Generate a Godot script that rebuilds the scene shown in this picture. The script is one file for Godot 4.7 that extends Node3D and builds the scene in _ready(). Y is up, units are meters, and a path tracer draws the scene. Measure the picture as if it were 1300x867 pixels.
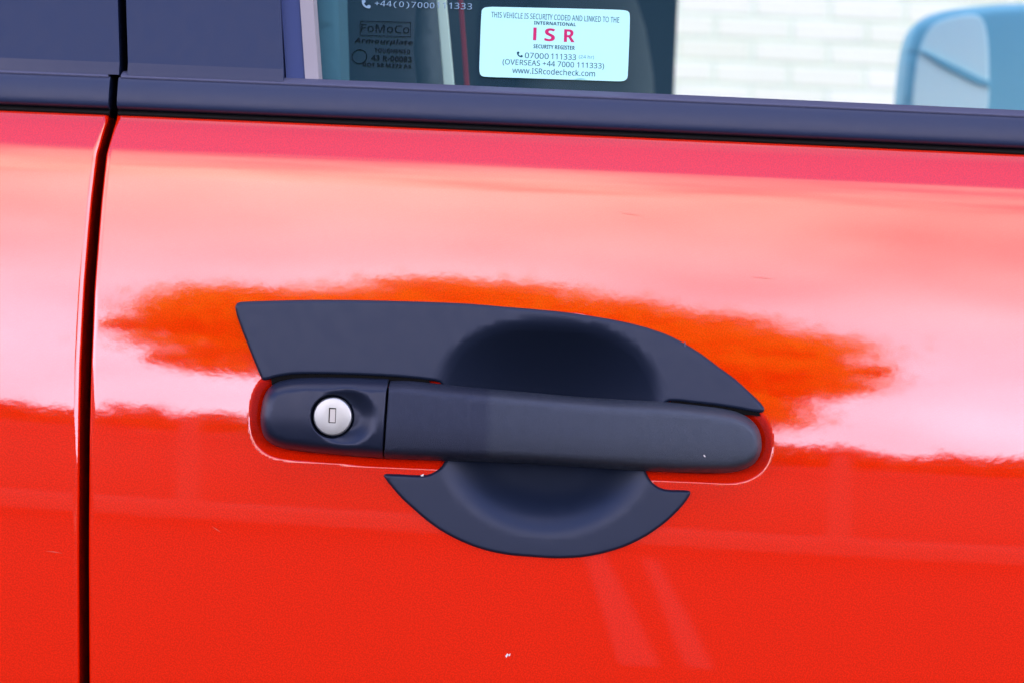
extends Node3D

const S := 0.000375        # metres per photograph pixel at the door
const D := 1.3             # camera to door
const YC := 0.98           # camera height
const ROLL := 2.47         # the photographer held the camera slightly tilted
const TREE_Z := 18.0

var taken := {}
var M := {}
var rng := RandomNumberGenerator.new()
var handle_line := PackedVector2Array()

# ---------------------------------------------------------------- helpers: naming
func numbered(called: String, parent: Node) -> String:
	var key := str(parent.get_instance_id()) + called
	var n: int = taken.get(key, 0)
	taken[key] = n + 1
	return called if n == 0 else "%s_%03d" % [called, n]

func put(called: String, mesh: Mesh, mat: Material, parent: Node = self) -> MeshInstance3D:
	var o := MeshInstance3D.new()
	o.name = numbered(called, parent)
	o.mesh = mesh
	o.material_override = mat
	parent.add_child(o, true)
	return o

func base_node(called: String, parent: Node = self) -> Node3D:
	var o := Node3D.new()
	o.name = numbered(called, parent)
	parent.add_child(o, true)
	return o

func tag(o: Node, label: String, category := "", group := "", kind := "") -> void:
	if label != "": o.set_meta("label", label)
	if category != "": o.set_meta("category", category)
	if group != "": o.set_meta("group", group)
	if kind != "": o.set_meta("kind", kind)

# ---------------------------------------------------------------- helpers: places
func at(px: float, py: float, z := 0.0) -> Vector3:
	var k := S * (D - z) / D
	var a := (px - 650.0) * k
	var b := (433.5 - py) * k
	var c := cos(deg_to_rad(ROLL))
	var s := sin(deg_to_rad(ROLL))
	return Vector3(a * c - b * s, YC + a * s + b * c, z)

func at2(px: float, py: float, z := 0.0) -> Vector2:
	var p := at(px, py, z)
	return Vector2(p.x, p.y)

func line2(pts: Array, z := 0.0) -> PackedVector2Array:
	var r := PackedVector2Array()
	for p in pts: r.append(at2(p[0], p[1], z))
	return r

func chaikin(a: PackedVector2Array, closed := true, times := 2) -> PackedVector2Array:
	var p := a
	for t in times:
		var q := PackedVector2Array()
		var n := p.size()
		if not closed: q.append(p[0])
		for i in (n if closed else n - 1):
			var u := p[i]
			var v := p[(i + 1) % n]
			q.append(u.lerp(v, 0.25)); q.append(u.lerp(v, 0.75))
		if not closed: q.append(p[n - 1])
		p = q
	return p

func through(a: PackedVector2Array, closed := true, sub := 4) -> PackedVector2Array:
	# a smooth line that passes through the points
	var r := PackedVector2Array()
	var n := a.size()
	for i in (n if closed else n - 1):
		var p1 := a[i]
		var p2 := a[(i + 1) % n]
		var p0 := a[(i + n - 1) % n] if closed or i > 0 else p1
		var p3 := a[(i + 2) % n] if closed or i < n - 2 else p2
		var len := p1.distance_to(p2)
		var m1 := (p2 - p0).normalized() * len
		var m2 := (p3 - p1).normalized() * len
		for k in sub:
			var t := float(k) / sub
			var t2 := t * t
			var t3 := t2 * t
			r.append(p1 * (2 * t3 - 3 * t2 + 1) + m1 * (t3 - 2 * t2 + t) + p2 * (3 * t2 - 2 * t3) + m2 * (t3 - t2))
	if not closed: r.append(a[n - 1])
	return r

func resample(a: PackedVector2Array, step: float, closed := true) -> PackedVector2Array:
	var r := PackedVector2Array()
	var n := a.size()
	for i in (n if closed else n - 1):
		var u := a[i]
		var v := a[(i + 1) % n]
		var k := maxi(1, int(round(u.distance_to(v) / step)))
		for j in k: r.append(u.lerp(v, float(j) / k))
	if not closed: r.append(a[n - 1])
	# drop points that crowd
	var out := PackedVector2Array()
	for p in r:
		if out.is_empty() or out[out.size() - 1].distance_to(p) > step * 0.45: out.append(p)
	return out

func dist_line(p: Vector2, a: PackedVector2Array, closed := true) -> float:
	var best := 1e9
	var n := a.size()
	for i in (n if closed else n - 1):
		var u := a[i]
		var w := a[(i + 1) % n] - u
		var q := p - u
		var t := clampf(q.dot(w) / maxf(w.length_squared(), 1e-14), 0.0, 1.0)
		best = minf(best, (q - w * t).length_squared())
	return sqrt(best)

# ---------------------------------------------------------------- the door's form
func base(x: float, y: float) -> float:
	var v := y - YC
	var w := v + 0.042
	var z := -(0.017 * w + w * w / (2.0 * 2.1)) - x * x / 16.0 - 0.013 * x * w
	if v > 0.071:
		var q := v - 0.071
		z -= 2.4 * q * q
		if v > 0.083: z -= 6.0 * (v - 0.083) * (v - 0.083)
	return z

func bowl(x: float, y: float) -> float:
	var c := at2(695, 545)
	var q := Vector2((x - c.x) / (150.0 * S), (y - c.y) / (137.0 * S))
	var r := pow(pow(absf(q.x), 2.5) + pow(absf(q.y), 2.5), 0.4) if q.y > 0.0 else q.length()
	var u := 1.03 - r
	if u <= 0.0: return 0.0
	var w := 0.42
	var d := 0.100 * (u * u / (2.0 * w) if u < w else u - w / 2.0)
	var low := 0.024 * tanh(d * 0.72 / 0.024)
	var f := 1.0 - r * r / 1.06
	var w2 := 0.22
	var g := f * f / (2.0 * w2) if f < w2 else f - w2 / 2.0
	var high := 0.037 * g / 0.89
	return lerpf(low, high, smoothstep(-0.25, 0.3, q.y))

func trough(x: float, y: float) -> float:
	var p := Vector2(x, y)
	if p.x < -0.16 or p.x > 0.16 or p.y < YC - 0.09 or p.y > YC + 0.02: return 0.0
	var d := dist_line(p, handle_line)
	if Geometry2D.is_point_in_polygon(p, handle_line): d = -d
	var ends := maxf(1.0 - smoothstep(-0.122, -0.085, p.x), smoothstep(0.085, 0.117, p.x))
	var t := clampf(1.0 - d / lerpf(0.0042, 0.0060, ends), 0.0, 1.0)
	var w := lerpf(0.15, 0.24, ends)
	return lerpf(0.0034, 0.0044, ends) * (t * t / (2.0 * w) if t < w else t - w / 2.0) / (1.0 - w / 2.0)

func recess(x: float, y: float) -> float:
	return maxf(trough(x, y), bowl(x, y))

# ---------------------------------------------------------------- helpers: meshes
func array_mesh(v: PackedVector3Array, n: PackedVector3Array, idx: PackedInt32Array) -> ArrayMesh:
	var arr := []
	arr.resize(Mesh.ARRAY_MAX)
	arr[Mesh.ARRAY_VERTEX] = v
	if n.size() == v.size(): arr[Mesh.ARRAY_NORMAL] = n
	arr[Mesh.ARRAY_INDEX] = idx
	var m := ArrayMesh.new()
	m.add_surface_from_arrays(Mesh.PRIMITIVE_TRIANGLES, arr)
	return m

func tinted(m: ArrayMesh, color: Callable) -> ArrayMesh:
	var arr := m.surface_get_arrays(0)
	var c := PackedColorArray()
	for p in arr[Mesh.ARRAY_VERTEX]: c.append(color.call(p))
	arr[Mesh.ARRAY_COLOR] = c
	var r := ArrayMesh.new()
	r.add_surface_from_arrays(Mesh.PRIMITIVE_TRIANGLES, arr)
	return r

func grid_mesh(v: PackedVector3Array, n: PackedVector3Array, cols: int, rows: int) -> ArrayMesh:
	# rows go up, columns go right as seen from the front
	var idx := PackedInt32Array()
	for j in rows - 1:
		for i in cols - 1:
			var a := j * cols + i
			idx.append_array(PackedInt32Array([a, a + cols, a + cols + 1, a, a + cols + 1, a + 1]))
	return array_mesh(v, n, idx)

# a door skin: x runs from an edge curve (given as a function of y) to a straight far side
func door_skin(edge: Callable, far_x: float, ys: PackedFloat32Array, offs: PackedFloat32Array, with_recess: bool) -> ArrayMesh:
	var V := PackedVector3Array()
	var N := PackedVector3Array()
	var sgn := 1.0 if far_x > 0 else -1.0
	var r := 0.0028
	var cols: Array = []          # [offset, drop, angle]
	cols.append([0.0, 0.03, 90.0])
	for k in 9:
		var a := deg_to_rad(90.0 - k * 11.25)
		cols.append([r * (1.0 - sin(a)), r * (1.0 - cos(a)), rad_to_deg(a)])
	for o in offs: cols.append([r + o, 0.0, 0.0])
	if sgn < 0: cols.reverse()
	for y in ys:
		var e: float = edge.call(y)
		var slope: float = (edge.call(y + 0.002) - edge.call(y - 0.002)) / 0.004
		for c in cols:
			var x: float = e + sgn * c[0]
			if c[2] == 0.0 and absf(c[0]) > 0.5: x = lerpf(x, far_x, clampf((absf(c[0]) - 0.5) / 0.4, 0, 1))
			var z := base(x, y)
			var zx := (base(x + 0.0005, y) - base(x - 0.0005, y)) / 0.001
			var zy := (base(x, y + 0.0005) - base(x, y - 0.0005)) / 0.001
			if with_recess and x > -0.16 and x < 0.16 and y > YC - 0.1 and y < YC + 0.03:
				var h := recess(x, y)
				z -= h
				zx -= (recess(x + 0.00012, y) - h) / 0.00012
				zy -= (recess(x, y + 0.00012) - h) / 0.00012
			var n := Vector3(-zx, -zy, 1.0).normalized()
			if c[2] > 0.0:
				var a: float = deg_to_rad(c[2])
				var side := Vector3(-sgn, sgn * slope, 0).normalized()
				n = (n * cos(a) + side * sin(a)).normalized()
			V.append(Vector3(x, y, z - c[1]))
			N.append(n)
	return grid_mesh(V, N, cols.size(), ys.size())

func dome(d: float, r: float, t: float) -> float:
	var q := 1.0 - minf(d, r) / r
	return t * sqrt(maxf(0.0, 1.0 - q * q))

# a shell over an outline; height.call(p, d) gives z, d is the distance to the outline inside it
func shell(outline: PackedVector2Array, height: Callable, rings: Array, step: float, drop: float, closed: bool, extra := PackedVector2Array(), open_from := -1, hole := PackedVector2Array()) -> ArrayMesh:
	var bound := resample(outline, step * 0.35)
	var pts := PackedVector2Array(bound)
	var nb := bound.size()
	for d in rings:
		for poly in Geometry2D.offset_polygon(outline, -d):
			pts.append_array(resample(poly, step * 0.45))
	pts.append_array(extra)
	var lo := outline[0]
	var hi := outline[0]
	for p in outline: lo = lo.min(p); hi = hi.max(p)
	var last: float = rings[rings.size() - 1] + step * 0.4
	var row := 0
	var y := lo.y
	while y < hi.y:
		var x := lo.x + (0.5 * step if row % 2 else 0.0)
		while x < hi.x:
			var p := Vector2(x, y)
			if Geometry2D.is_point_in_polygon(p, outline) and dist_line(p, outline) > last:
				var ok := true
				if extra.size():
					for q in extra:
						if q.distance_squared_to(p) < step * step * 0.16: ok = false; break
				if ok: pts.append(p)
			x += step
		y += step * 0.866
		row += 1
	var V := PackedVector3Array()
	var N := PackedVector3Array()
	var e := 0.00012
	for i in pts.size():
		var p := pts[i]
		var z: float = height.call(p)
		var q := p
		var zx: float = (height.call(q + Vector2(e, 0)) - height.call(q - Vector2(e, 0))) / (2.0 * e)
		var zy: float = (height.call(q + Vector2(0, e)) - height.call(q - Vector2(0, e))) / (2.0 * e)
		V.append(Vector3(p.x, p.y, z))
		N.append(Vector3(-zx, -zy, 1.0).normalized())
	var idx := PackedInt32Array()
	var tri := Geometry2D.triangulate_delaunay(pts)
	for k in range(0, tri.size(), 3):
		var a := pts[tri[k]]
		var b := pts[tri[k + 1]]
		var c := pts[tri[k + 2]]
		var mid := (a + b + c) / 3.0
		if not Geometry2D.is_point_in_polygon(mid, bound): continue
		if hole.size() and Geometry2D.is_point_in_polygon(mid, hole): continue
		var cr := (b - a).cross(c - a)
		if absf(cr) < 1e-13: continue
		if cr > 0: idx.append_array(PackedInt32Array([tri[k], tri[k + 2], tri[k + 1]]))
		else: idx.append_array(PackedInt32Array([tri[k], tri[k + 1], tri[k + 2]]))
	var front := idx.size()
	# the side walls
	var area := 0.0
	for i in nb: area += bound[i].cross(bound[(i + 1) % nb])
	var w0 := V.size()
	for i in nb:
		var t := (bound[(i + 1) % nb] - bound[(i + nb - 1) % nb]).normalized()
		var n := Vector3(t.y, -t.x, 0) * (1.0 if area > 0 else -1.0)
		V.append(V[i]); N.append(n)
		V.append(V[i] - Vector3(0, 0, drop)); N.append(n)
	for i in nb:
		var a := w0 + 2 * i
		var b := w0 + 2 * ((i + 1) % nb)
		if area > 0: idx.append_array(PackedInt32Array([a, b, b + 1, a, b + 1, a + 1]))
		else: idx.append_array(PackedInt32Array([a, b + 1, b, a, a + 1, b + 1]))
	if closed:
		var m0 := V.size()
		for i in pts.size():
			V.append(Vector3(pts[i].x, pts[i].y, minf(V[i].z, 0.004) - drop)); N.append(Vector3(0, 0, -1))
		for k in range(0, front, 3):
			idx.append_array(PackedInt32Array([m0 + idx[k], m0 + idx[k + 2], m0 + idx[k + 1]]))
	return array_mesh(V, N, idx)

# profile (y, z) listed from the bottom up, swept along x between x0 and x1; follow adds the door's bend
func strip(profile: Array, x0: float, x1: float, tilt: Callable, n := 24) -> ArrayMesh:
	var p := PackedVector2Array()
	for q in profile: p.append(Vector2(q[0], q[1]))
	p = chaikin(p, false, 2)
	var V := PackedVector3Array()
	var N := PackedVector3Array()
	for j in p.size():
		var t := (p[mini(j + 1, p.size() - 1)] - p[maxi(j - 1, 0)]).normalized()
		for i in n + 1:
			var x := lerpf(x0, x1, float(i) / n)
			var sh: Vector2 = tilt.call(x)
			V.append(Vector3(x, p[j].x + sh.x, p[j].y + sh.y))
			N.append(Vector3(0, -t.y, t.x))
	var st := SurfaceTool.new()
	var m := grid_mesh(V, N, n + 1, p.size())
	# end caps towards the back
	st.create_from(m, 0)
	var out := st.commit()
	var cv := PackedVector3Array()
	var cn := PackedVector3Array()
	var ci := PackedInt32Array()
	for side in [0, n]:
		var b := cv.size()
		for j in p.size():
			var q := V[j * (n + 1) + side]
			cv.append(q); cv.append(Vector3(q.x, q.y, q.z - 0.03))
			var nn := Vector3(-1 if side == 0 else 1, 0, 0)
			cn.append(nn); cn.append(nn)
		for j in p.size() - 1:
			var a := b + 2 * j
			if side == 0: ci.append_array(PackedInt32Array([a, a + 1, a + 3, a, a + 3, a + 2]))
			else: ci.append_array(PackedInt32Array([a, a + 3, a + 1, a, a + 2, a + 3]))
	var arr := []
	arr.resize(Mesh.ARRAY_MAX)
	arr[Mesh.ARRAY_VERTEX] = cv; arr[Mesh.ARRAY_NORMAL] = cn; arr[Mesh.ARRAY_INDEX] = ci
	out.add_surface_from_arrays(Mesh.PRIMITIVE_TRIANGLES, arr)
	return out

func box_mesh(size: Vector3) -> BoxMesh:
	var b := BoxMesh.new()
	b.size = size
	return b

func box(called: String, lo: Vector3, hi: Vector3, mat: Material, parent: Node) -> MeshInstance3D:
	var o := put(called, box_mesh((hi - lo).abs()), mat, parent)
	o.position = (lo + hi) / 2.0
	return o

# a bevelled prism from a 2D outline (x, y) at z0, thickness t, standing forward
func prism(outline: PackedVector2Array, z0: float, t: float, bevel: float) -> ArrayMesh:
	return shell(outline, func(p: Vector2) -> float: return z0 + dome(dist_line(p, outline) if Geometry2D.is_point_in_polygon(p, outline) else 0.0, bevel, bevel) + t - bevel, [bevel * 0.3, bevel], maxf(bevel * 3.0, 0.004), t, true)

func lettering(text: String, bold: bool, mat: Material, parent: Node, where: Transform3D, w: float, h: float, serif := "Droid Sans") -> MeshInstance3D:
	# w and h in metres; centred on where
	var f := SystemFont.new()
	f.font_names = PackedStringArray([serif])
	if bold: f.font_weight = 700
	var t := TextMesh.new()
	t.font = f
	t.text = text
	t.font_size = 48
	t.pixel_size = 0.01
	t.depth = 0.02
	t.curve_step = 3.0
	var b := t.get_aabb()
	var o := put("lettering", t, mat, parent)
	var sx := w / maxf(b.size.x, 1e-6)
	var sy := h / maxf(b.size.y, 1e-6)
	var c := b.get_center()
	o.transform = where * Transform3D(Basis.from_scale(Vector3(sx, sy, 0.005)), Vector3(-c.x * sx, -c.y * sy, 0))
	return o

# ---------------------------------------------------------------- materials
func lin(r: float, g: float, b: float, a := 1.0) -> Color:
	var c := Color(r, g, b).linear_to_srgb()
	c.a = a
	return c

func mat(c: Color, rough: float, spec := 0.5, metal := 0.0) -> StandardMaterial3D:
	var m := StandardMaterial3D.new()
	m.albedo_color = c
	m.roughness = rough
	m.metallic_specular = spec
	m.metallic = metal
	return m

func dusty(m: StandardMaterial3D, sd: int) -> StandardMaterial3D:
	# sparse pale specks on an even ground
	m.albedo_texture = noise_tex(0.3, lin(0.5, 0.5, 0.5), lin(1, 1, 0.8), sd, 512, 2, 0.84, 0.93)
	# grease and rain marks change the sheen
	m.roughness_texture = noise_tex(0.014, Color(0.86, 0.86, 0.86), Color(1, 1, 1), sd + 20, 512, 4, 0.25, 0.8)
	triplanar(m, 14.0)
	return m

func noise_tex(freq: float, lo: Color, hi: Color, sd := 1, size := 512, octaves := 3, lo_at := 0.3, hi_at := 0.7) -> NoiseTexture2D:
	var n := FastNoiseLite.new()
	n.noise_type = FastNoiseLite.TYPE_SIMPLEX_SMOOTH
	n.seed = sd
	n.frequency = freq
	n.fractal_octaves = octaves
	var t := NoiseTexture2D.new()
	t.noise = n
	t.width = size; t.height = size
	t.seamless = true
	var g := Gradient.new()
	g.offsets = PackedFloat32Array([lo_at, hi_at])
	g.colors = PackedColorArray([lo, hi])
	t.color_ramp = g
	return t

func triplanar(m: StandardMaterial3D, scale: float) -> void:
	m.uv1_triplanar = true
	m.uv1_world_triplanar = true
	m.uv1_scale = Vector3.ONE * scale

func grained(m: StandardMaterial3D, scale: float, depth_cm: float, freq := 0.12, sd := 3) -> void:
	triplanar(m, scale)
	m.heightmap_enabled = true
	m.heightmap_texture = noise_tex(freq, Color.BLACK, Color.WHITE, sd, 512, 2, 0.1, 0.9)
	m.heightmap_scale = depth_cm

func make_materials() -> void:
	# glossy orange-red paint under clear lacquer
	var p := mat(Color.WHITE, 0.03, 0.62)
	p.albedo_color = lin(0.86, 0.0160, 0.0001)
	p.albedo_texture = noise_tex(0.2, Color(0.88, 0.88, 0.88), Color(1, 1, 1), 5, 512, 2)
	triplanar(p, 10.0)
	p.clearcoat_enabled = true
	p.clearcoat = 1.0
	p.clearcoat_roughness = 0.02
	p.clearcoat_texture = noise_tex(0.16, Color(1, 1, 1), Color(0.25, 0.25, 0.25), 41, 512, 2, 0.86, 0.93)
	p.heightmap_enabled = true
	p.heightmap_texture = noise_tex(0.05, Color.BLACK, Color.WHITE, 43, 512, 2, 0.1, 0.9)
	p.heightmap_scale = 0.00032
	M.paint = p
	# black exterior plastics
	M.guard = dusty(mat(lin(0.029, 0.050, 0.112), 0.46, 0.5, 0.42), 31)
	M.trim = dusty(mat(lin(0.029, 0.055, 0.150), 0.5, 0.5), 33)
	M.cover = dusty(mat(lin(0.021, 0.042, 0.125), 0.42, 0.5), 34)
	M.grip = mat(Color.WHITE, 0.52, 0.45, 0.5)
	M.grip.albedo_color = lin(0.080, 0.102, 0.138)
	M.grip.albedo_texture = noise_tex(0.2, Color(0.72, 0.72, 0.75), Color(1, 1, 1), 11, 512, 3)
	M.grip.roughness_texture = noise_tex(0.012, Color(0.72, 0.72, 0.72), Color(1, 1, 1), 58, 512, 4, 0.25, 0.8)
	M.grip.vertex_color_use_as_albedo = true
	grained(M.grip, 24.0, 0.022, 0.25, 4)
	M.housing = dusty(mat(lin(0.028, 0.045, 0.102), 0.42, 0.5, 0.4), 32)
	M.rubber = mat(lin(0.006, 0.006, 0.007), 0.7, 0.3)
	M.seal = mat(lin(0.016, 0.036, 0.14), 0.45, 0.5)
	M.felt = mat(lin(0.30, 0.29, 0.31), 0.9, 0.3)
	M.lip = mat(lin(0.07, 0.08, 0.14), 0.65, 0.4)
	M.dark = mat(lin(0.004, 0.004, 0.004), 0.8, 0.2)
	M.nickel = mat(lin(0.46, 0.49, 0.49), 0.38, 0.5, 0.85)
	M.shutter = mat(lin(0.5, 0.5, 0.48), 0.45, 0.5, 0.7)
	M.scratch = mat(lin(0.55, 0.12, 0.08), 0.6, 0.4)
	M.chip = mat(lin(0.75, 0.72, 0.7), 0.8, 0.3)
	var g := mat(lin(0.08, 0.40, 0.45, 0.05), 0.0, 0.38)
	g.transparency = BaseMaterial3D.TRANSPARENCY_ALPHA
	M.glass = g
	M.sticker = mat(lin(0.43, 0.84, 0.78), 0.5, 0.3)
	M.ink = mat(lin(0.006, 0.055, 0.085), 0.6, 0.2)
	M.ink_pale = mat(lin(0.10, 0.30, 0.34), 0.6, 0.2)
	M.magenta = mat(lin(0.50, 0.02, 0.12), 0.6, 0.2)
	M.etch = mat(lin(0.006, 0.012, 0.016), 0.8, 0.1)
	M.etch_pale = mat(lin(0.20, 0.32, 0.42), 0.7, 0.2)
	M.fabric = mat(lin(0.022, 0.03, 0.034), 0.95, 0.2)
	M.fabric_pale = mat(lin(0.06, 0.085, 0.085), 0.95, 0.2)
	M.lining = mat(lin(0.04, 0.12, 0.145), 0.9, 0.2)
	M.belt = mat(lin(0.50, 0.72, 0.58), 0.8, 0.3)
	M.red_belt = mat(lin(0.17, 0.008, 0.012), 0.8, 0.3)
	M.mirror_shell = mat(lin(0.14, 0.50, 0.62), 0.45, 0.5)
	M.mirror_glass = mat(lin(0.55, 0.95, 0.93), 0.25, 0.5)
	M.brick = []
	for k in 4:
		var b := mat(lin(0.83 + 0.02 * k, 0.91 + 0.015 * k, 0.68 + 0.03 * k), 0.85, 0.3)
		grained(b, 3.0, 0.1, 0.03, 20 + k)
		M.brick.append(b)
	M.mortar = mat(lin(0.76, 0.89, 0.70), 0.95, 0.2)
	var a := mat(Color.WHITE, 0.9, 0.3)
	a.albedo_texture = noise_tex(0.05, lin(0.032, 0.025, 0.008), lin(0.048, 0.039, 0.015), 7)
	triplanar(a, 0.8)
	M.asphalt = a
	M.road_white = mat(lin(0.115, 0.10, 0.075), 0.8, 0.3)
	M.kerb = mat(lin(0.24, 0.215, 0.165), 0.85, 0.3)
	M.bark = mat(lin(0.08, 0.055, 0.035), 0.9, 0.2)
	M.hedge = mat(lin(0.17, 0.11, 0.012), 0.8, 0.2)
	M.leaf = []
	for c in [[0.60, 0.48, 0.014], [0.63, 0.52, 0.016], [0.57, 0.45, 0.014]]:
		var l := mat(lin(c[0], c[1], c[2]), 0.7, 0.2)
		l.cull_mode = BaseMaterial3D.CULL_DISABLED
		l.backlight_enabled = true
		l.backlight = lin(c[0] * 0.5, c[1] * 0.5, c[2] * 0.5)
		M.leaf.append(l)

# ---------------------------------------------------------------- sky
func make_sky() -> Sky:
	var w := 768
	var h := 384
	var im := Image.create(w, h, false, Image.FORMAT_RGBF)
	var n := FastNoiseLite.new()
	n.seed = 8
	n.frequency = 0.9
	n.fractal_octaves = 5
	var n2 := FastNoiseLite.new()
	n2.seed = 21
	n2.frequency = 2.2
	n2.fractal_octaves = 4
	for j in h:
		var el := (0.5 - (j + 0.5) / h) * PI
		var se := sin(el)
		for i in w:
			var az := (i + 0.5) / w * TAU
			var d := Vector3(sin(az) * cos(el), se, cos(az) * cos(el))
			var e := maxf(rad_to_deg(el), 0.0)
			var up := clampf(e / 90.0, 0.0, 1.0)
			var blue := Vector3(0.60, 0.84, 1.95).lerp(Vector3(0.26, 0.50, 1.25), pow(up, 0.5))
			var big := n.get_noise_3d(d.x * 2.2, d.y * 7.0, d.z * 2.2)
			var small := n2.get_noise_3d(d.x * 2.0, d.y * 8.0, d.z * 2.0)
			# a bank of bright cloud low over the horizon, its top ragged
			var top := 16.5 + 7.0 * big + 2.0 * small
			var cover := 1.0 - smoothstep(top - 7.0, top + 8.0, e)
			var veil := exp(-pow((rad_to_deg(wrapf(az, -PI, PI)) - 15.0) / 9.0, 2.0)) * (1.0 - smoothstep(24.0, 52.0, e))
			cover = maxf(cover, 0.7 * veil * (1.0 + 0.8 * small))
			cover = maxf(cover, 0.75 * smoothstep(40.0, 66.0, e) * smoothstep(-0.45, 0.35, big + 0.5 * small))
			var warm := smoothstep(3.0, 13.0, e)
			var cloud := Vector3(4.5, 4.3, 5.6).lerp(Vector3(4.6, 3.7, 3.2), warm)
			cloud *= (1.0 + 0.42 * small + 0.25 * big) * (1.0 + 0.36 * (1.0 - smoothstep(0.0, 7.5, e)))
			var lit := exp(-pow((rad_to_deg(wrapf(az, -PI, PI)) - 12.0) / 11.0, 2.0) - pow((e - 10.0) / 5.0, 2.0))
			cloud += Vector3(0.8, 1.1, 0.9) * lit
			var c := blue.lerp(cloud, cover)
			im.set_pixel(i, j, Color(c.x, c.y, c.z))
	var m := PanoramaSkyMaterial.new()
	m.panorama = ImageTexture.create_from_image(im)
	var s := Sky.new()
	s.sky_material = m
	return s

# ---------------------------------------------------------------- build
func _ready() -> void:
	rng.seed = 4
	# camera
	var cam := Camera3D.new()
	cam.name = "camera"
	cam.position = Vector3(0, YC, D)
	cam.rotation_degrees = Vector3(0, 0, ROLL)
	var lens := CameraAttributesPhysical.new()
	lens.frustum_focal_length = 12.0 / (433.5 * S / D)
	lens.frustum_focus_distance = D - 0.004
	lens.frustum_near = 0.05
	lens.frustum_far = 800.0
	lens.exposure_aperture = 15.0
	cam.attributes = lens
	cam.fov = rad_to_deg(2.0 * atan(433.5 * S / D))
	cam.near = 0.05
	cam.far = 800.0
	add_child(cam)
	# sky, exposure
	var env := Environment.new()
	env.background_mode = Environment.BG_SKY
	env.sky = make_sky()
	env.tonemap_mode = Environment.TONE_MAPPER_LINEAR
	env.tonemap_exposure = 1.06
	env.sdfgi_enabled = true
	env.ssao_enabled = true
	env.ssil_enabled = true
	var we := WorldEnvironment.new()
	we.name = "daylight"
	we.environment = env
	add_child(we)
	# the sun stands behind the building, so the car is in its shade
	var sun := DirectionalLight3D.new()
	sun.name = "sun"
	sun.light_energy = 1.6
	sun.light_color = Color(1.0, 0.95, 0.87)
	sun.light_angular_distance = 0.5
	sun.shadow_enabled = true
	sun.rotation_degrees = Vector3(-20, 170, 0)
	add_child(sun)

	make_materials()
	build_ground()
	build_wall()
	build_trees()
	build_car()

# ---------------------------------------------------------------- surroundings
func build_ground() -> void:
	var g := PlaneMesh.new()
	g.size = Vector2(900, 900)
	tag(put("ground", g, M.asphalt), "dark asphalt of the car park", "", "", "structure")
	var k := box("kerb", Vector3(-30, -0.05, 10.3), Vector3(30, 0.13, 10.6), M.kerb, self)
	tag(k, "pale concrete kerb along the car park", "", "", "structure")
	for q in [[0.36, 4.4, 0.44, 9.4, 0.11], [0.52, 4.4, 0.7, 9.0, 0.08]]:
		var m := put("road_marking", box_mesh(Vector3(q[4], 0.012, q[3] - q[1])), M.road_white)
		m.position = Vector3((q[0] + q[2]) / 2.0, 0.0, (q[1] + q[3]) / 2.0)
		m.rotation.y = atan2(q[2] - q[0], q[3] - q[1])
		tag(m, "worn white bay line on the asphalt", "", "", "structure")
	var k2 := 0
	for x in [1.86, -1.78]:
		var b := CylinderMesh.new()
		b.top_radius = 0.055; b.bottom_radius = 0.06; b.height = 0.8
		var o := put("bollard", b, M.kerb)
		o.position = Vector3(x, 0.5, 10.45)
		tag(o, ["slim grey bollard on the kerb, mirrored right of the handle", "slim grey bollard on the kerb, mirrored left of the handle"][k2], "bollard", "bollards on the kerb")
		k2 += 1

func build_wall() -> void:
	var zf := -6.8
	var wall := base_node("brick_wall")
	tag(wall, "white painted brick wall behind the car, seen through its windows", "wall")
	wall.position = Vector3(0, 0, zf)
	box("backing", Vector3(-7, 0, -0.3), Vector3(9, 7.6, -0.006), M.mortar, wall)
	var bw := 0.225
	var bh := 0.068
	var mesh: Array = []
	for k in 3:
		mesh.append(prism(PackedVector2Array([Vector2(-0.107, -0.029), Vector2(0.107, -0.029), Vector2(0.107, 0.029), Vector2(-0.107, 0.029)]), -0.05, 0.05 + 0.0012 * k, 0.004))
	var st := SurfaceTool.new()
	var plain := box_mesh(Vector3(0.214, 0.058, 0.05))
	st.begin(Mesh.PRIMITIVE_TRIANGLES)
	for j in range(0, 111):
		for i in range(-31, 40):
			var x := i * bw + (bw / 2 if j % 2 else 0.0)
			var y := j * bh + bh / 2
			if x > -0.3 and x < 2.7 and y > 1.3 and y < 2.6:
				var o := put("brick", mesh[rng.randi() % 3], M.brick[rng.randi() % 4], wall)
				o.position = Vector3(x, y, 0)
				o.rotation = Vector3(rng.randf_range(-0.01, 0.01), rng.randf_range(-0.01, 0.01), rng.randf_range(-0.008, 0.008))
			else:
				st.append_from(plain, 0, Transform3D(Basis(), Vector3(x, y, -0.024)))
	var rest := put("brickwork", st.commit(), M.brick[1], wall)
	tag(rest, "", "", "", "stuff")

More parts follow.
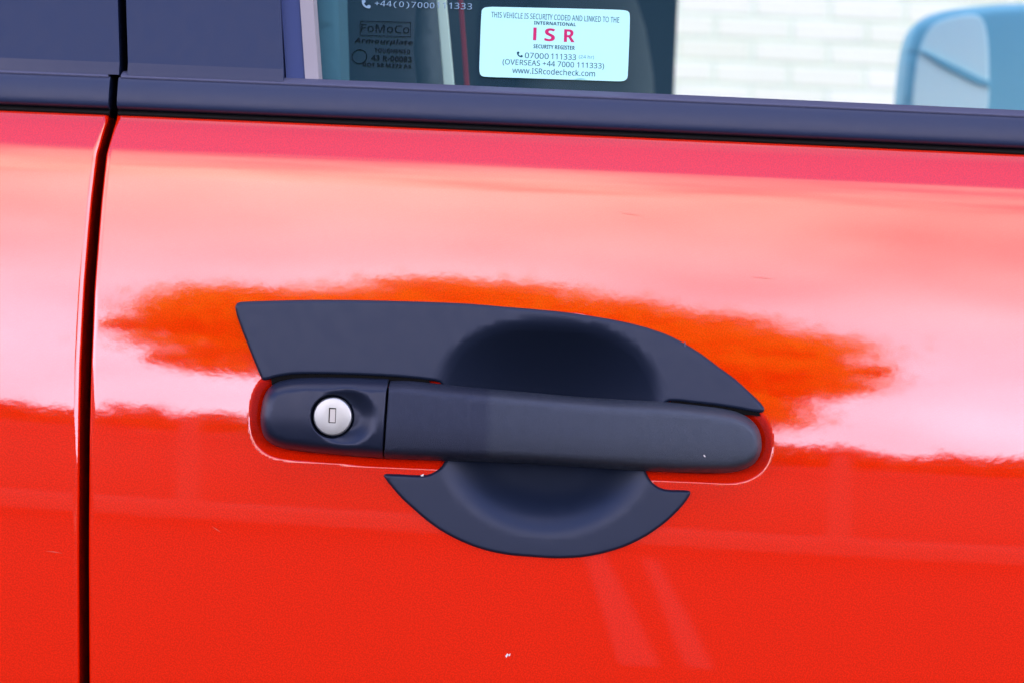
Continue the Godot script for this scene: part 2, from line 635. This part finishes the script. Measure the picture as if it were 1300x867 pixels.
func crown_mesh(c: Vector3, r: Vector3, leaves: int, clumps: int, size: float, sd: int) -> ArrayMesh:
	var g := RandomNumberGenerator.new()
	g.seed = sd
	var centres: Array = []
	for k in clumps:
		var d := Vector3(g.randfn(), g.randfn(), g.randfn()).normalized() * pow(g.randf(), 0.45)
		centres.append([c + Vector3(d.x * r.x, d.y * r.y, d.z * r.z), g.randf_range(0.35, 0.75)])
	var V := PackedVector3Array()
	var idx := PackedInt32Array()
	for k in leaves:
		var q: Array = centres[g.randi() % clumps]
		var o: Vector3 = Vector3(g.randfn(), g.randfn() * 0.26, g.randfn()) * q[1] * minf(0.42, 1.1 * r.y)
		var p: Vector3 = q[0] + o
		if p.y < 0.3: continue
		var a := Vector3(g.randfn(), g.randfn(), g.randfn()).normalized()
		var b := a.cross(Vector3(g.randfn(), g.randfn(), g.randfn())).normalized()
		var s := size * g.randf_range(0.7, 1.4)
		var n := V.size()
		V.append(p - a * s); V.append(p + b * s * 0.5); V.append(p + a * s); V.append(p - b * s * 0.5)
		idx.append_array(PackedInt32Array([n, n + 1, n + 2, n, n + 2, n + 3]))
	return array_mesh(V, PackedVector3Array(), idx)

func build_trees() -> void:
	var t := base_node("spreading_tree")
	tag(t, "low spreading yellow-leaved tree mirrored in the door paint", "tree")
	t.position = Vector3(-0.1, 0, TREE_Z)
	var trunk := CylinderMesh.new()
	trunk.top_radius = 0.10; trunk.bottom_radius = 0.17; trunk.height = 1.3
	put("trunk", trunk, M.bark, t).position = Vector3(0, 0.65, 0)
	for k in 3:
		var lean: float = [-0.9, 0.1, 0.8][k]
		var limb := CylinderMesh.new()
		limb.top_radius = 0.03; limb.bottom_radius = 0.08; limb.height = 1.7
		var o := put("limb", limb, M.bark, t)
		o.transform = Transform3D(Basis(Vector3(0, 0, 1), -lean), Vector3(0.75 * sin(lean), 1.2 + 0.75 * cos(lean), 0))
	var c := [[-1.95, 2.1, 1.3, 0.66], [-0.7, 2.2, 1.7, 0.98], [0.9, 2.1, 1.7, 0.92], [2.35, 2.15, 1.25, 0.6], [-1.55, 2.45, 0.9, 0.5], [1.9, 1.5, 0.75, 0.4], [0.15, 2.65, 1.5, 0.5], [-2.3, 2.45, 0.75, 0.38], [1.7, 2.45, 1.0, 0.45], [3.25, 2.2, 0.5, 0.10], [3.05, 1.9, 0.45, 0.07], [-3.3, 2.25, 0.42, 0.10], [-3.1, 1.78, 0.4, 0.08]]
	for k in c.size():
		put("crown", crown_mesh(Vector3(c[k][0], c[k][1], 0), Vector3(c[k][2], c[k][3], 1.2 if k < 9 else 0.4), 24000 if k < 9 else 3500, 110 if k < 9 else 14, 0.032, 31 + k), M.leaf[k % 3], t)
	var hedge := put("hedge", crown_mesh(Vector3(0, 0.5, 0), Vector3(26, 0.55, 1.0), 26000, 700, 0.14, 77), M.hedge)
	hedge.position = Vector3(0, 0, 46)
	tag(hedge, "long low hedge far across the car park", "hedge", "", "stuff")

# ---------------------------------------------------------------- the car
func gap_left(y: float) -> float:      # edge of the rear door along the gap
	return edge_curve(y, [[137, 132], [133, 150], [127.5, 172], [121.5, 196], [114.5, 259], [106.5, 365], [102, 461], [100.5, 556], [99.7, 700], [99.5, 867], [99.5, 1400], [110, 2200]])

func gap_right(y: float) -> float:     # edge of the front door along the gap
	return edge_curve(y, [[148, 132], [143.5, 150], [138, 172], [132, 196], [126, 259], [118.5, 365], [115, 461], [113, 556], [112, 700], [112, 867], [112, 1400], [122, 2200]])

func edge_curve(y: float, pts: Array) -> float:
	var prev := at2(pts[0][0], pts[0][1], -0.01)
	if y >= prev.y: return prev.x
	for k in range(1, pts.size()):
		var p := at2(pts[k][0], pts[k][1], -0.005)
		if y >= p.y:
			return lerpf(p.x, prev.x, smooth_mix((y - p.y) / (prev.y - p.y)))
		prev = p
	return prev.x

func smooth_mix(t: float) -> float:
	return t

func build_car() -> void:
	var car := base_node("car")
	tag(car, "glossy orange-red car with black handle, trims and a glued-on window notice", "car")
	# the handle's outline steers the hollow in the door
	var lock_pts := [[492.5, 481], [450, 479.5], [409, 479], [378, 479.8], [357, 483], [343, 489], [333.5, 502], [329, 524], [329, 541], [332, 553], [339, 562], [352, 569], [378, 574], [441, 580], [485.5, 583.5]]
	var grip_pts := [[487.5, 583.5], [490, 540], [494.5, 483.5], [520, 483.3], [566, 488.5], [640, 495.5], [769, 506.5], [847, 510.5], [898, 516], [930, 521], [950, 529], [963, 541], [968.5, 557], [968, 574], [961, 588], [944, 598], [915, 602], [834, 600], [740, 594], [640, 588], [561, 586]]
	var lock_line := through(line2(lock_pts, 0.008), false, 3)
	var grip_rest: Array = grip_pts.slice(2) + [grip_pts[0]]
	var grip_line := through(line2(grip_rest, 0.008), false, 3)
	handle_line = PackedVector2Array(lock_line)
	handle_line.reverse()
	handle_line.append_array(grip_line)
	handle_line = resample(handle_line, 0.004)

	# ---- door skins
	var ys := PackedFloat32Array()
	var y := YC - 0.62
	while y < YC - 0.17: ys.append(y); y += 0.02
	while y < YC - 0.085: ys.append(y); y += 0.006
	while y < YC - 0.0: ys.append(y); y += 0.0008
	while y < YC + 0.072: ys.append(y); y += 0.005
	while y < YC + 0.1025: ys.append(y); y += 0.0011
	ys.append(YC + 0.1025)
	var offs := PackedFloat32Array([0.0004, 0.001, 0.003, 0.008, 0.02, 0.04, 0.06])
	var o := 0.068
	while o < 0.345: offs.append(o); o += 0.0009
	for q in [0.35, 0.37, 0.4, 0.44, 0.5, 0.6, 0.7, 0.8, 0.9]: offs.append(q)
	var front := put("front_door", door_skin(gap_right, 0.95, ys, offs, true), M.paint, car)
	var ys2 := PackedFloat32Array()
	y = YC - 0.62
	while y < YC + 0.07: ys2.append(y); y += 0.01
	while y < YC + 0.1025: ys2.append(y); y += 0.0011
	ys2.append(YC + 0.1025)
	var offs2 := PackedFloat32Array([0.0004, 0.001, 0.003, 0.008, 0.02, 0.05, 0.1, 0.15, 0.2, 0.3, 0.4, 0.5, 0.7, 0.9])
	var rear := put("rear_door", door_skin(gap_left, -1.0, ys2, offs2, false), M.paint, car)
	box("door_jamb", Vector3(-0.30, YC - 0.62, -0.09), Vector3(-0.12, YC + 0.46, -0.05), M.dark, car)

	build_trims(car, front, rear)
	build_guards(car)
	build_handle(car, lock_line, grip_line)
	build_window(car)
	build_cabin(car)
	# hairline scratches in the lacquer
	for q in [[786, 269.5, 815, 273.5], [955, 352, 985, 354.5], [268, 668, 280, 676], [55, 700, 78, 703]]:
		var dir := Vector2(q[2] - q[0], q[3] - q[1]).normalized()
		var side := Vector2(-dir.y, dir.x) * 0.45
		var l2 := line2([[q[0], q[1]], [(q[0] + q[2]) / 2 + side.x, (q[1] + q[3]) / 2 + side.y], [q[2], q[3]], [(q[0] + q[2]) / 2 - side.x, (q[1] + q[3]) / 2 - side.y]], 0)
		put("scratch", shell(l2, func(p: Vector2) -> float: return base(p.x, p.y) + 0.00012, [0.0001], 0.004, 0.0002, false), M.scratch, front if q[0] > 110 else rear)
	# a stone chip in the lacquer
	for q in [[[641.5, 833], [644, 829.5], [645.5, 831], [642.8, 835.5]], [[645.5, 831.5], [648, 829.5], [647.6, 832.5], [646, 833.5]]]:
		var l := line2(q, 0)
		put("paint_chip", shell(l, func(p: Vector2) -> float: return base(p.x, p.y) + 0.0002, [0.0004], 0.002, 0.0004, false), M.chip, front)

func follow(x: float) -> Vector2:
	return Vector2(0, base(x, YC + 0.1) - base(0.0, YC + 0.1))

func build_trims(car: Node3D, front: Node3D, rear: Node3D) -> void:
	var zt := base(0.0, YC + 0.1005)
	var y0 := YC + 0.1005
	# belt moulding: dark groove, rounded lower lip, face, crease, upper lip
	var face := [[y0 - 0.0006, zt - 0.012], [y0 - 0.0002, zt - 0.0030], [y0 + 0.0009, zt - 0.0022], [y0 + 0.0024, zt - 0.0022], [y0 + 0.0030, zt + 0.0040], [y0 + 0.0050, zt + 0.0058], [y0 + 0.0105, zt + 0.0056], [y0 + 0.0165, zt + 0.0042], [y0 + 0.0180, zt + 0.0028]]
	var lip := [[y0 + 0.0170, zt + 0.0030], [y0 + 0.0182, zt + 0.0040], [y0 + 0.0192, zt + 0.0030], [y0 + 0.0215, zt - 0.0035], [y0 + 0.0222, zt - 0.008], [y0 + 0.0222, zt - 0.016]]
	var xr := at(138.5, 112, -0.01).x
	var xf := at(149.5, 112, -0.01).x
	put("belt_trim", strip(face, xf, 0.95, follow, 40), M.trim, front)
	var foot := [[y0 - 0.0006, zt - 0.012], [y0 - 0.0004, zt - 0.0004], [y0 + 0.0002, zt + 0.0010], [y0 + 0.0016, zt + 0.0012], [y0 + 0.0028, zt - 0.0010], [y0 + 0.0030, zt - 0.010]]
	put("belt_gasket", strip(foot, xf, 0.95, follow, 40), M.rubber, front)
	put("belt_gasket", strip(foot, -1.0, xr, follow, 40), M.rubber, rear)
	put("belt_seal", strip(lip, xf + 0.001, 0.95, follow, 40), M.lip, front)
	put("belt_trim", strip(face, -1.0, xr, follow, 40), M.trim, rear)
	put("belt_seal", strip(lip, -1.0, xr - 0.001, follow, 40), M.lip, rear)
	# pillar covers above the belt line, leaning in with the glass
	var ya := y0 + 0.0192
	var slant := Transform3D(Basis(Vector3(1, 0, 0), Vector3(-0.11, 1, 0), Vector3(0, 0, 1)), Vector3(0.11 * (YC + 0.138), 0, 0))
	var cover := [[ya, zt + 0.003], [ya + 0.003, zt + 0.0005], [ya + 0.006, zt - 0.0022], [ya + 0.0068, zt - 0.0028], [ya + 0.03, zt - 0.0085], [ya + 0.36, zt - 0.10]]
	put("pillar_cover", strip(cover, at(158, 40, -0.01).x, at(357, 40, -0.01).x, follow, 6), M.cover, front).transform = slant
	put("pillar_cover", strip(cover, -1.0, at(147.0, 40, -0.01).x, follow, 10), M.cover, rear).transform = slant
	# window channel: a plastic strip, then the pale rubber that meets the glass
	var lean := 0.0
	for q in [[358.5, 383, M.seal, "window_channel", 0.0005], [383, 400, M.felt, "channel_seal", 0.002]]:
		var w := strip([[y0 + 0.0205, zt - 0.0055], [y0 + 0.03, zt - 0.0085], [y0 + 0.05, zt - 0.0135], [y0 + 0.38, zt - 0.108]], 0.0, 1.0, func(_x: float) -> Vector2: return Vector2.ZERO, 4)
		var part := put(q[3], w, q[2], front)
		var xa := at(q[0], 40, -0.015).x
		var xb := at(q[1], 40, -0.015).x
		part.transform = Transform3D(Basis(Vector3(xb - xa, 0, 0), Vector3(-0.13, 1, 0), Vector3(0, 0, 1)), Vector3(xa + 0.13 * (YC + 0.14), 0, follow(xa).y + q[4] - 0.002))

func build_guards(car: Node3D) -> void:
	var t := 0.0019
	var top := [[297.5, 391], [300, 385], [306, 383.3], [330, 382.3], [370, 381.2], [410, 380.8], [470, 381.4], [520, 382.7], [560, 384], [600, 386], [640, 389.5], [705, 395], [750, 401], [801, 410.5], [840, 422], [866, 434], [890, 448.5], [914, 466.5], [934, 481], [950, 495.6], [962, 507], [970.5, 517], [970.5, 522], [965, 524], [940, 519.5], [911, 515], [880, 511.5], [850, 509], [843, 515], [836, 535], [826, 550], [695, 552], [565, 550], [556, 530], [556, 505], [563, 492], [558, 485.5], [548, 483], [515, 479.5], [474, 477], [440, 475.7], [409, 475], [385, 475], [370, 475.6], [351, 478.5], [338, 482], [333.5, 482.5], [331, 479.5], [323, 461], [312, 434], [302, 408]]
	var low := [[487, 604.5], [488, 601.8], [492, 601], [515, 602], [536, 602.8], [547, 601], [557, 595], [563, 588], [570, 575], [575, 556], [695, 554], [815, 556], [817, 585], [821, 600], [826, 609], [833, 616], [844, 620.6], [858, 621.6], [870, 622], [876.3, 623.5], [876, 628.5], [867, 641.4], [855, 654], [842, 665.5], [822, 679.5], [800, 691], [781, 698], [761, 703.4], [738, 707.3], [715, 708.6], [693, 708.2], [672, 706.6], [650, 704.8], [630, 701.6], [612, 697], [594.5, 691], [576, 682.5], [559, 673], [541, 660], [523.7, 645], [510, 632.5], [499, 620]]
	var names := ["matt black scuff plate above the pull handle, swept to a point", "matt black crescent scuff plate below the pull handle"]
	var flecks := [[[868.5, 434.5], [870.5, 434], [870.8, 440.5], [869, 440]], [[534, 602.6], [537.5, 601.2], [538, 603.6], [535, 604.4]]]
	var k := 0
	for pts in [top, low]:
		var l := through(line2(pts, 0.0), true, 2)
		var h := func(p: Vector2) -> float:
			var d := dist_line(p, l) if Geometry2D.is_point_in_polygon(p, l) else 0.0
			return base(p.x, p.y) - bowl(p.x, p.y) + dome(d, 0.0016, t)
		var g := put("scuff_plate", shell(l, h, [0.00012, 0.0004, 0.0009, 0.0016], 0.0034, 0.0045, false), M.guard, car)
		var fl := line2(flecks[k], 0.0)
		put("scuff_mark", shell(fl, func(p: Vector2) -> float: return base(p.x, p.y) - bowl(p.x, p.y) + t + 0.00012, [0.0003], 0.002, 0.0002, false), [M.lip, M.chip][k], g)
		tag(g, names[k])
		k += 1

func crown(p: Vector2) -> float:       # the handle's face bows, more below than above
	var a := at2(410, 529, 0.013)
	var b := at2(940, 559, 0.013)
	var q := (p.y - lerpf(a.y, b.y, (p.x - a.x) / (b.x - a.x))) / 0.018
	return (0.0011 if q > 0.0 else 0.0042) * q * q

func build_handle(car: Node3D, lock_line: PackedVector2Array, grip_line: PackedVector2Array) -> void:
	var hd := base_node("door_handle", car)
	# the grip: domed bar, square cut at its left end
	var gl := PackedVector2Array(grip_line)
	var joint := PackedVector2Array([gl[gl.size() - 1], gl[0]])
	var gh := func(p: Vector2) -> float:
		var inside := Geometry2D.is_point_in_polygon(p, gl)
		var d := dist_line(p, gl, false) if inside else 0.0
		var j := dist_line(p, joint, false) if inside else 0.0
		var z := minf(dome(d, 0.0054, 0.0145), dome(j, 0.0008, 0.001) + 0.0135) - crown(p)
		return base(p.x, p.y) + 0.001 + z
	var patch := at2(620, 540, 0.013).x
	put("grip", tinted(shell(gl, gh, [0.00015, 0.0006, 0.0014, 0.0028, 0.005], 0.0030, 0.003, true), func(p: Vector3) -> Color:
		# the right-hand part is greyed by dust and handling
		var k := smoothstep(patch - 0.0022, patch + 0.0022, p.x)
		var g := k * (0.55 + 0.45 * smoothstep(patch, 0.115, p.x))
		return Color(lerpf(0.46, 1.0, g), lerpf(0.49, 1.0, g), lerpf(0.64, 1.0, g))), M.grip, hd)
	var nick := line2([[893, 577.3], [894.3, 576.8], [895.8, 578.8], [895.5, 580.2], [894, 579.2]], 0.0135)
	put("nick", shell(nick, func(p: Vector2) -> float: return gh.call(p) + 0.00012, [0.0003], 0.002, 0.0003, false), M.chip, hd)
	# the lock housing with its thumb dish
	var ll := PackedVector2Array(lock_line)
	var joint2 := PackedVector2Array([ll[ll.size() - 1], ll[0]])
	var dc := at2(438, 529.5, 0.013)
	var cc := at2(421.5, 528.5, 0.013)
	var cr := 25.2 * S
	var hh := func(p: Vector2) -> float:
		var inside := Geometry2D.is_point_in_polygon(p, ll)
		var d := dist_line(p, ll, false) if inside else 0.0
		var j := dist_line(p, joint2, false) if inside else 0.0
		var z := minf(dome(d, 0.0064, 0.0140), dome(j, 0.0008, 0.001) + 0.0130) - crown(p)
		var e := Vector2((p.x - dc.x) / (43.0 * S), (p.y - dc.y) / (39.0 * S)).length()
		var u := clampf((1.0 - e) / 0.62, 0.0, 1.0)
		var dish := 0.0058 * u * u * (3.0 - 2.0 * u)
		var r := p.distance_to(cc)
		var ho := 0.0075 * (1.0 - smoothstep(cr + 0.0003, cr + 0.0011, r))
		return base(p.x, p.y) + 0.001 + z - maxf(dish, ho)
	var extra := PackedVector2Array()
	for rr in [cr - 0.0006, cr + 0.0003, cr + 0.0006, cr + 0.0009, cr + 0.0013, cr + 0.0022]:
		for a in 44:
			extra.append(cc + Vector2.from_angle(TAU * (a + 0.5 * (int(rr * 1e5) % 2)) / 44.0) * rr)
	put("lock_housing", shell(ll, hh, [0.00015, 0.0006, 0.0014, 0.0028, 0.005], 0.0017, 0.003, true, extra), M.housing, hd)
	# lock cylinder: bright disc, chamfered, with a key slot
	var zc := base(cc.x, cc.y) + 0.001 + 0.0115
	var rect := Vector2(4.6 * S, 9.6 * S)
	var V := PackedVector3Array()
	var N := PackedVector3Array()
	var n := 72
	var slot_at := Vector2(-0.2, 1.2) * S
	for a in n + 1:
		var dir := Vector2.from_angle(TAU * a / n)
		var k := minf(rect.x / maxf(absf(dir.x), 1e-6), rect.y / maxf(absf(dir.y), 1e-6))
		var q := dir * k + slot_at
		var rim := cr - 0.0003
		var d3 := Vector3(dir.x, dir.y, 0)
		V.append_array(PackedVector3Array([Vector3(q.x, q.y, -0.0012), Vector3(q.x, q.y, 0.0), Vector3(q.x, q.y, 0.0), Vector3(dir.x * (rim - 0.0009), dir.y * (rim - 0.0009), -0.0001), Vector3(dir.x * (rim - 0.0004), dir.y * (rim - 0.0004), -0.0003), Vector3(dir.x * rim, dir.y * rim, -0.0008), Vector3(dir.x * rim, dir.y * rim, -0.006)]))
		N.append_array(PackedVector3Array([-d3, -d3, Vector3(0, 0, 1), (Vector3(0, 0, 1) + d3 * 0.12).normalized(), (Vector3(0, 0, 1) + d3 * 0.7).normalized(), d3, d3]))
	var idx := PackedInt32Array()
	for a in n:
		for j in 6:
			if j == 1: continue
			var i0 := a * 7 + j
			var i1 := (a + 1) * 7 + j
			idx.append_array(PackedInt32Array([i0, i1, i1 + 1, i0, i1 + 1, i0 + 1]))
	var cyl := put("lock_cylinder", array_mesh(V, N, idx), M.nickel, hd)
	cyl.position = Vector3(cc.x, cc.y, zc)
	var sh := put("key_slot", box_mesh(Vector3(rect.x * 2 - 0.0009, rect.y * 2 - 0.0010, 0.0004)), M.shutter, hd)
	sh.position = Vector3(cc.x + slot_at.x + 0.00008, cc.y + slot_at.y - 0.00008, zc - 0.0008)
	var back := put("key_slot", box_mesh(Vector3(rect.x * 2 + 0.001, rect.y * 2 + 0.001, 0.0004)), M.dark, hd)
	back.position = Vector3(cc.x + slot_at.x, cc.y + slot_at.y, zc - 0.0014)
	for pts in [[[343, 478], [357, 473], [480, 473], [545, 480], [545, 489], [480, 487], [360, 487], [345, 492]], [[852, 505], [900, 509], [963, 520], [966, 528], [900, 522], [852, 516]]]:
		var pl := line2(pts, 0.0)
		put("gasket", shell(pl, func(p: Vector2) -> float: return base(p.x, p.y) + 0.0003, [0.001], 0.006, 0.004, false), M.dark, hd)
	# the mechanism behind the joint, in the dark
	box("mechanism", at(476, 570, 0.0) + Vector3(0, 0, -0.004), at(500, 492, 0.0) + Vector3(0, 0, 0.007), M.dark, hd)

func build_window(car: Node3D) -> void:
	# the pane leans inwards as it goes up
	var zt := base(0.0, YC + 0.1005)
	var y0 := YC + 0.118
	var lean := 0.288
	var zg := zt - 0.0105
	var pane := func(px: float, py: float, out := 0.0) -> Vector3:
		var z := zg
		for k in 4:
			z = zg - lean * (at(px, py, z).y - y0)
		var p := at(px, py, z)
		return p + Vector3(0, 0, out)
	var gm := SurfaceTool.new()
	gm.begin(Mesh.PRIMITIVE_TRIANGLES)
	var a := Vector3(at(392, 60, -0.02).x, y0, zg)
	var b := Vector3(0.95, y0, zg)
	var up := Vector3(-0.0, 0.36, -0.36 * lean)
	for t in [[a, a + up, b + up], [a, b + up, b]]:
		for v in t: gm.set_normal(Vector3(0, lean, 1).normalized()); gm.add_vertex(v)
	put("front_window", gm.commit(), M.glass, car)
	var frame := func(px: float, py: float, out: float) -> Transform3D:
		var nn := Vector3(0, lean, 1).normalized()
		var r := Vector3(1, 0.0, 0)
		return Transform3D(Basis(r, nn.cross(r), nn), pane.call(px, py, out))
	# notice on the glass
	var flat := func(pts: Array, out: float) -> PackedVector2Array:
		var l := PackedVector2Array()
		for p in pts:
			var q: Vector3 = pane.call(p[0], p[1])
			l.append(Vector2(q.x, q.y))
		return l
	var card: PackedVector2Array = chaikin(flat.call([[611, 15], [612.5, 11.5], [617, 9], [640, 9.2], [770, 12.2], [794, 13.2], [798.5, 15], [800, 19.5], [799, 50], [797.2, 95], [796.5, 100], [792, 103.7], [780, 103.5], [640, 98.6], [615, 98], [610, 96.2], [608.4, 91], [609, 70]], 0.0), true, 2)
	var cardm := shell(card, func(p: Vector2) -> float: return zg - lean * (p.y - y0) + 0.0012, [0.001], 0.006, 0.0004, false)
	var st := put("security_notice", cardm, M.sticker, car)
	tag(st, "pale aqua security register notice on the window")
	var texts := [
		["THIS VEHICLE IS SECURITY CODED AND LINKED TO THE", 705, 22.3, 165, 7.6, false, "ink"],
		["INTERNATIONAL", 704.5, 30.4, 54, 4.6, true, "ink"],
		["l", 679, 43.4, 4.2, 17.5, true, "magenta"],
		["S", 698, 44.6, 13.5, 17.8, true, "magenta"],
		["R", 723, 45.8, 14.0, 17.5, true, "magenta"],
		["SECURITY REGISTER", 703.5, 60.2, 53, 5.4, true, "ink"],
		["07000", 681.5, 71.3, 30.5, 7.6, false, "ink"], ["111333", 715.5, 72.5, 32, 7.6, false, "ink"],
		["(24 hr)", 744.5, 73.0, 19.5, 5.6, false, "ink_pale"],
		["(OVERSEAS +44 7000 111333)", 702.5, 82.2, 130, 8.8, false, "ink"],
		["www.ISRcodecheck.com", 703, 91.6, 106, 8.2, false, "ink"],
	]
	for q in texts:
		lettering(q[0], q[5], M[q[6]], st, frame.call(q[1], q[2], 0.00125), q[3] * S * 1.012, q[4] * S * 1.012)
	handset(st, M.ink, frame.call(659.5, 70, 0.00125), 6.5 * S)
	# marks on the glass itself
	var etched := [
		["+44(0)7000", 513.5, 6.6, 77, 9.6, true, "etch_pale", "Droid Sans Mono"], ["111333", 576.5, 7.6, 46, 8.6, true, "etch_pale", "Droid Sans Mono"],
		["FoMoCo", 489.0, 36.5, 62, 10.5, false, "etch", "Droid Sans"],
		["Armourplate", 487, 53.5, 74, 8.4, true, "etch", "Droid Sans"],
		["TOUGHENED", 498, 64.8, 46, 5.6, true, "etch", "Droid Sans"],
		["43 R-00083", 497, 74.6, 52, 7.4, true, "etch", "Droid Sans"],
		["DOT 58 M272 AS", 491, 83.2, 62, 5.2, true, "etch", "Droid Sans"],
	]
	var marks := base_node("glass_marking", car)
	for q in etched:
		var tr: Transform3D = frame.call(q[1], q[2], 0.0008)
		if q[0] == "Armourplate": tr = tr * Transform3D(Basis(Vector3(1, 0, 0), Vector3(0.25, 1, 0), Vector3(0, 0, 1)), Vector3.ZERO)
		lettering(q[0], q[5], M[q[6]], marks, tr, q[3] * S * 1.012, q[4] * S * 1.012, q[7])
	handset(marks, M.etch_pale, frame.call(464, 6, 0.0008), 10 * S)
	# box round the maker's word, and the approval ring
	for q in [[457, 27.0, 457.8, 45], [521, 28, 521.8, 47]]:
		thin_bar(marks, pane.call(q[0], q[1], 0.0008), pane.call(q[0], q[3], 0.0008))
	for q in [[457, 45.0, 521, 47], [457, 27, 521, 28.5]]:
		thin_bar(marks, pane.call(q[0], q[1], 0.0008), pane.call(q[2], q[3], 0.0008))
	var ring := TorusMesh.new()
	ring.inner_radius = 9.0 * S; ring.outer_radius = 10.2 * S; ring.rings = 40; ring.ring_segments = 6
	var ro := put("approval_ring", ring, M.etch, marks)
	ro.transform = frame.call(456, 72, 0.0006) * Transform3D(Basis(Vector3(1, 0, 0), PI / 2), Vector3.ZERO)
	ro.scale = Vector3(1, 0.3, 1)

func thin_bar(parent: Node, a: Vector3, b: Vector3) -> void:
	var o := put("outline", box_mesh(Vector3(a.distance_to(b), 0.0003, 0.00015)), M.etch, parent)
	var r := (b - a).normalized()
	var f := r.cross(Vector3(0, 0.288, 1).normalized())
	o.transform = Transform3D(Basis(r, -f, r.cross(-f)), (a + b) / 2.0)

func handset(parent: Node, m: Material, where: Transform3D, s: float) -> void:
	# a telephone receiver: a bent bar with two pads
	var path := PackedVector2Array()
	for k in 9:
		var a := deg_to_rad(180.0 + k * 90.0 / 8.0)
		path.append(Vector2(cos(a), sin(a)) * 0.85 + Vector2(0.45, 0.45))
	var l: PackedVector2Array = Geometry2D.offset_polyline(path, 0.12)[0]
	for q in [path[0] + Vector2(0.12, -0.02), path[8] + Vector2(-0.02, 0.12)]:
		var pad := PackedVector2Array()
		for k in 10: pad.append(q + Vector2.from_angle(TAU * k / 10.0) * 0.25)
		var u := Geometry2D.merge_polygons(l, pad)
		l = u[0]
	var p := PackedVector2Array()
	for v in l: p.append(v * s)
	var o := put("telephone_symbol", shell(p, func(_q: Vector2) -> float: return 0.00008, [s * 0.04], s * 0.3, 0.0001, false), m, parent)
	o.transform = where

func build_cabin(car: Node3D) -> void:
	# shell of the body round the cabin
	var y_belt := YC + 0.10
	box("inner_panel", Vector3(-1.0, 0.35, -0.10), Vector3(1.0, y_belt - 0.005, -0.07), M.dark, car)
	box("floor_pan", Vector3(-1.0, 0.32, -1.5), Vector3(1.0, 0.36, -0.04), M.dark, car)
	box("car_roof", Vector3(-1.0, 1.45, -1.36), Vector3(0.75, 1.49, -0.14), M.paint, car)
	box("headlining", Vector3(-1.0, 1.43, -1.34), Vector3(0.74, 1.448, -0.16), M.fabric, car)
	box("far_door", Vector3(-1.0, 0.35, -1.5), Vector3(1.0, y_belt, -1.42), M.paint, car)
	box("far_door_lining", Vector3(-1.0, 0.36, -1.419), Vector3(1.0, y_belt + 0.01, -1.40), M.dark, car)
	# far centre pillar and the rear of the cabin, dark
	var x1 := at(857, 60, -1.42).x
	var x0 := at(597, 60, -1.42).x
	box("far_pillar", Vector3(x0, y_belt + 0.01, -1.46), Vector3(x1, 1.45, -1.40), M.fabric, car)
	box("rear_lining", Vector3(-1.0, 0.36, -1.455), Vector3(at(605, 60, -1.42).x, 1.43, -1.40), M.fabric_pale, car)
	box("rear_bulkhead", Vector3(-1.02, 0.32, -1.5), Vector3(-0.99, 1.47, -0.05), M.dark, car)
	var pl := line2([[380, 190], [384, -190], [424, -190], [428, 0], [434, 190]], -0.12)
	put("pillar_lining", prism(pl, -0.20, 0.08, 0.01), M.lining, car)
	# driver's seat back
	var seat := line2([[425, 190], [432, 40], [436, -60], [440, -150], [452, -190], [500, -200], [522, -185], [527, -120], [530, 0], [536, 60], [541, 110], [545, 190]], -0.5)
	put("seat_back", prism(seat, -0.62, 0.12, 0.02), M.fabric, car)
	var b := line2([[549, -60], [561, -60], [577, 110], [563, 110]], -0.25)
	put("seat_belt", prism(b, -0.253, 0.003, 0.0008), M.belt, car)
	var r := line2([[577, -60], [583, -60], [596, 110], [589, 110]], -0.28)
	tag(put("seat_belt", prism(r, -0.283, 0.003, 0.0008), M.red_belt, car), "dark red belt webbing")
	var bolster := line2([[531, -60], [552, -60], [556, 40], [562, 120], [530, 120], [524, 60]], -0.34)
	put("seat_bolster", prism(bolster, -0.40, 0.06, 0.012), M.fabric_pale, car)
	var other := line2([[640, 190], [652, 70], [662, 20], [690, -30], [760, -40], [806, -20], [822, 30], [832, 90], [838, 190]], -1.0)
	put("seat_back", prism(other, -1.14, 0.14, 0.03), M.fabric_pale, car)
	# far window
	var fg := SurfaceTool.new()
	fg.begin(Mesh.PRIMITIVE_TRIANGLES)
	var za := -1.44
	var zb := za + 0.10
	for t in [[Vector3(x1, y_belt, za), Vector3(x1, 1.45, zb), Vector3(1.0, 1.45, zb)], [Vector3(x1, y_belt, za), Vector3(1.0, 1.45, zb), Vector3(1.0, y_belt, za)]]:
		for v in t: fg.set_normal(Vector3(0, -0.27, 1).normalized()); fg.add_vertex(v)
	put("far_window", fg.commit(), M.glass, car)
	# mirror on the far door
	var mz := -1.62
	var mir := base_node("door_mirror", car)
	var sl := chaikin(line2([[1144, 150], [1147, 105], [1152, 62], [1160, 34], [1174, 20], [1200, 11], [1250, 5], [1300, 2], [1340, 2], [1380, 6], [1400, 30], [1400, 120], [1380, 160], [1250, 180], [1160, 175]], mz), true, 2)
	put("housing", prism(sl, mz - 0.045, 0.045, 0.014), M.mirror_shell, mir)
	var gl := chaikin(line2([[1158, 150], [1161, 100], [1168, 60], [1180, 34], [1200, 24], [1240, 16], [1252, 30], [1256, 70], [1256, 130], [1252, 160], [1200, 168], [1165, 165]], mz), true, 2)
	var glass := put("mirror_glass", prism(gl, mz - 0.002, 0.005, 0.002), M.mirror_glass, mir)
	var d := line2([[1166, 66], [1172, 64], [1256, 104], [1256, 112], [1240, 108], [1200, 88]], mz)
	put("mirror_rib", prism(d, mz, 0.006, 0.001), M.mirror_shell, mir)
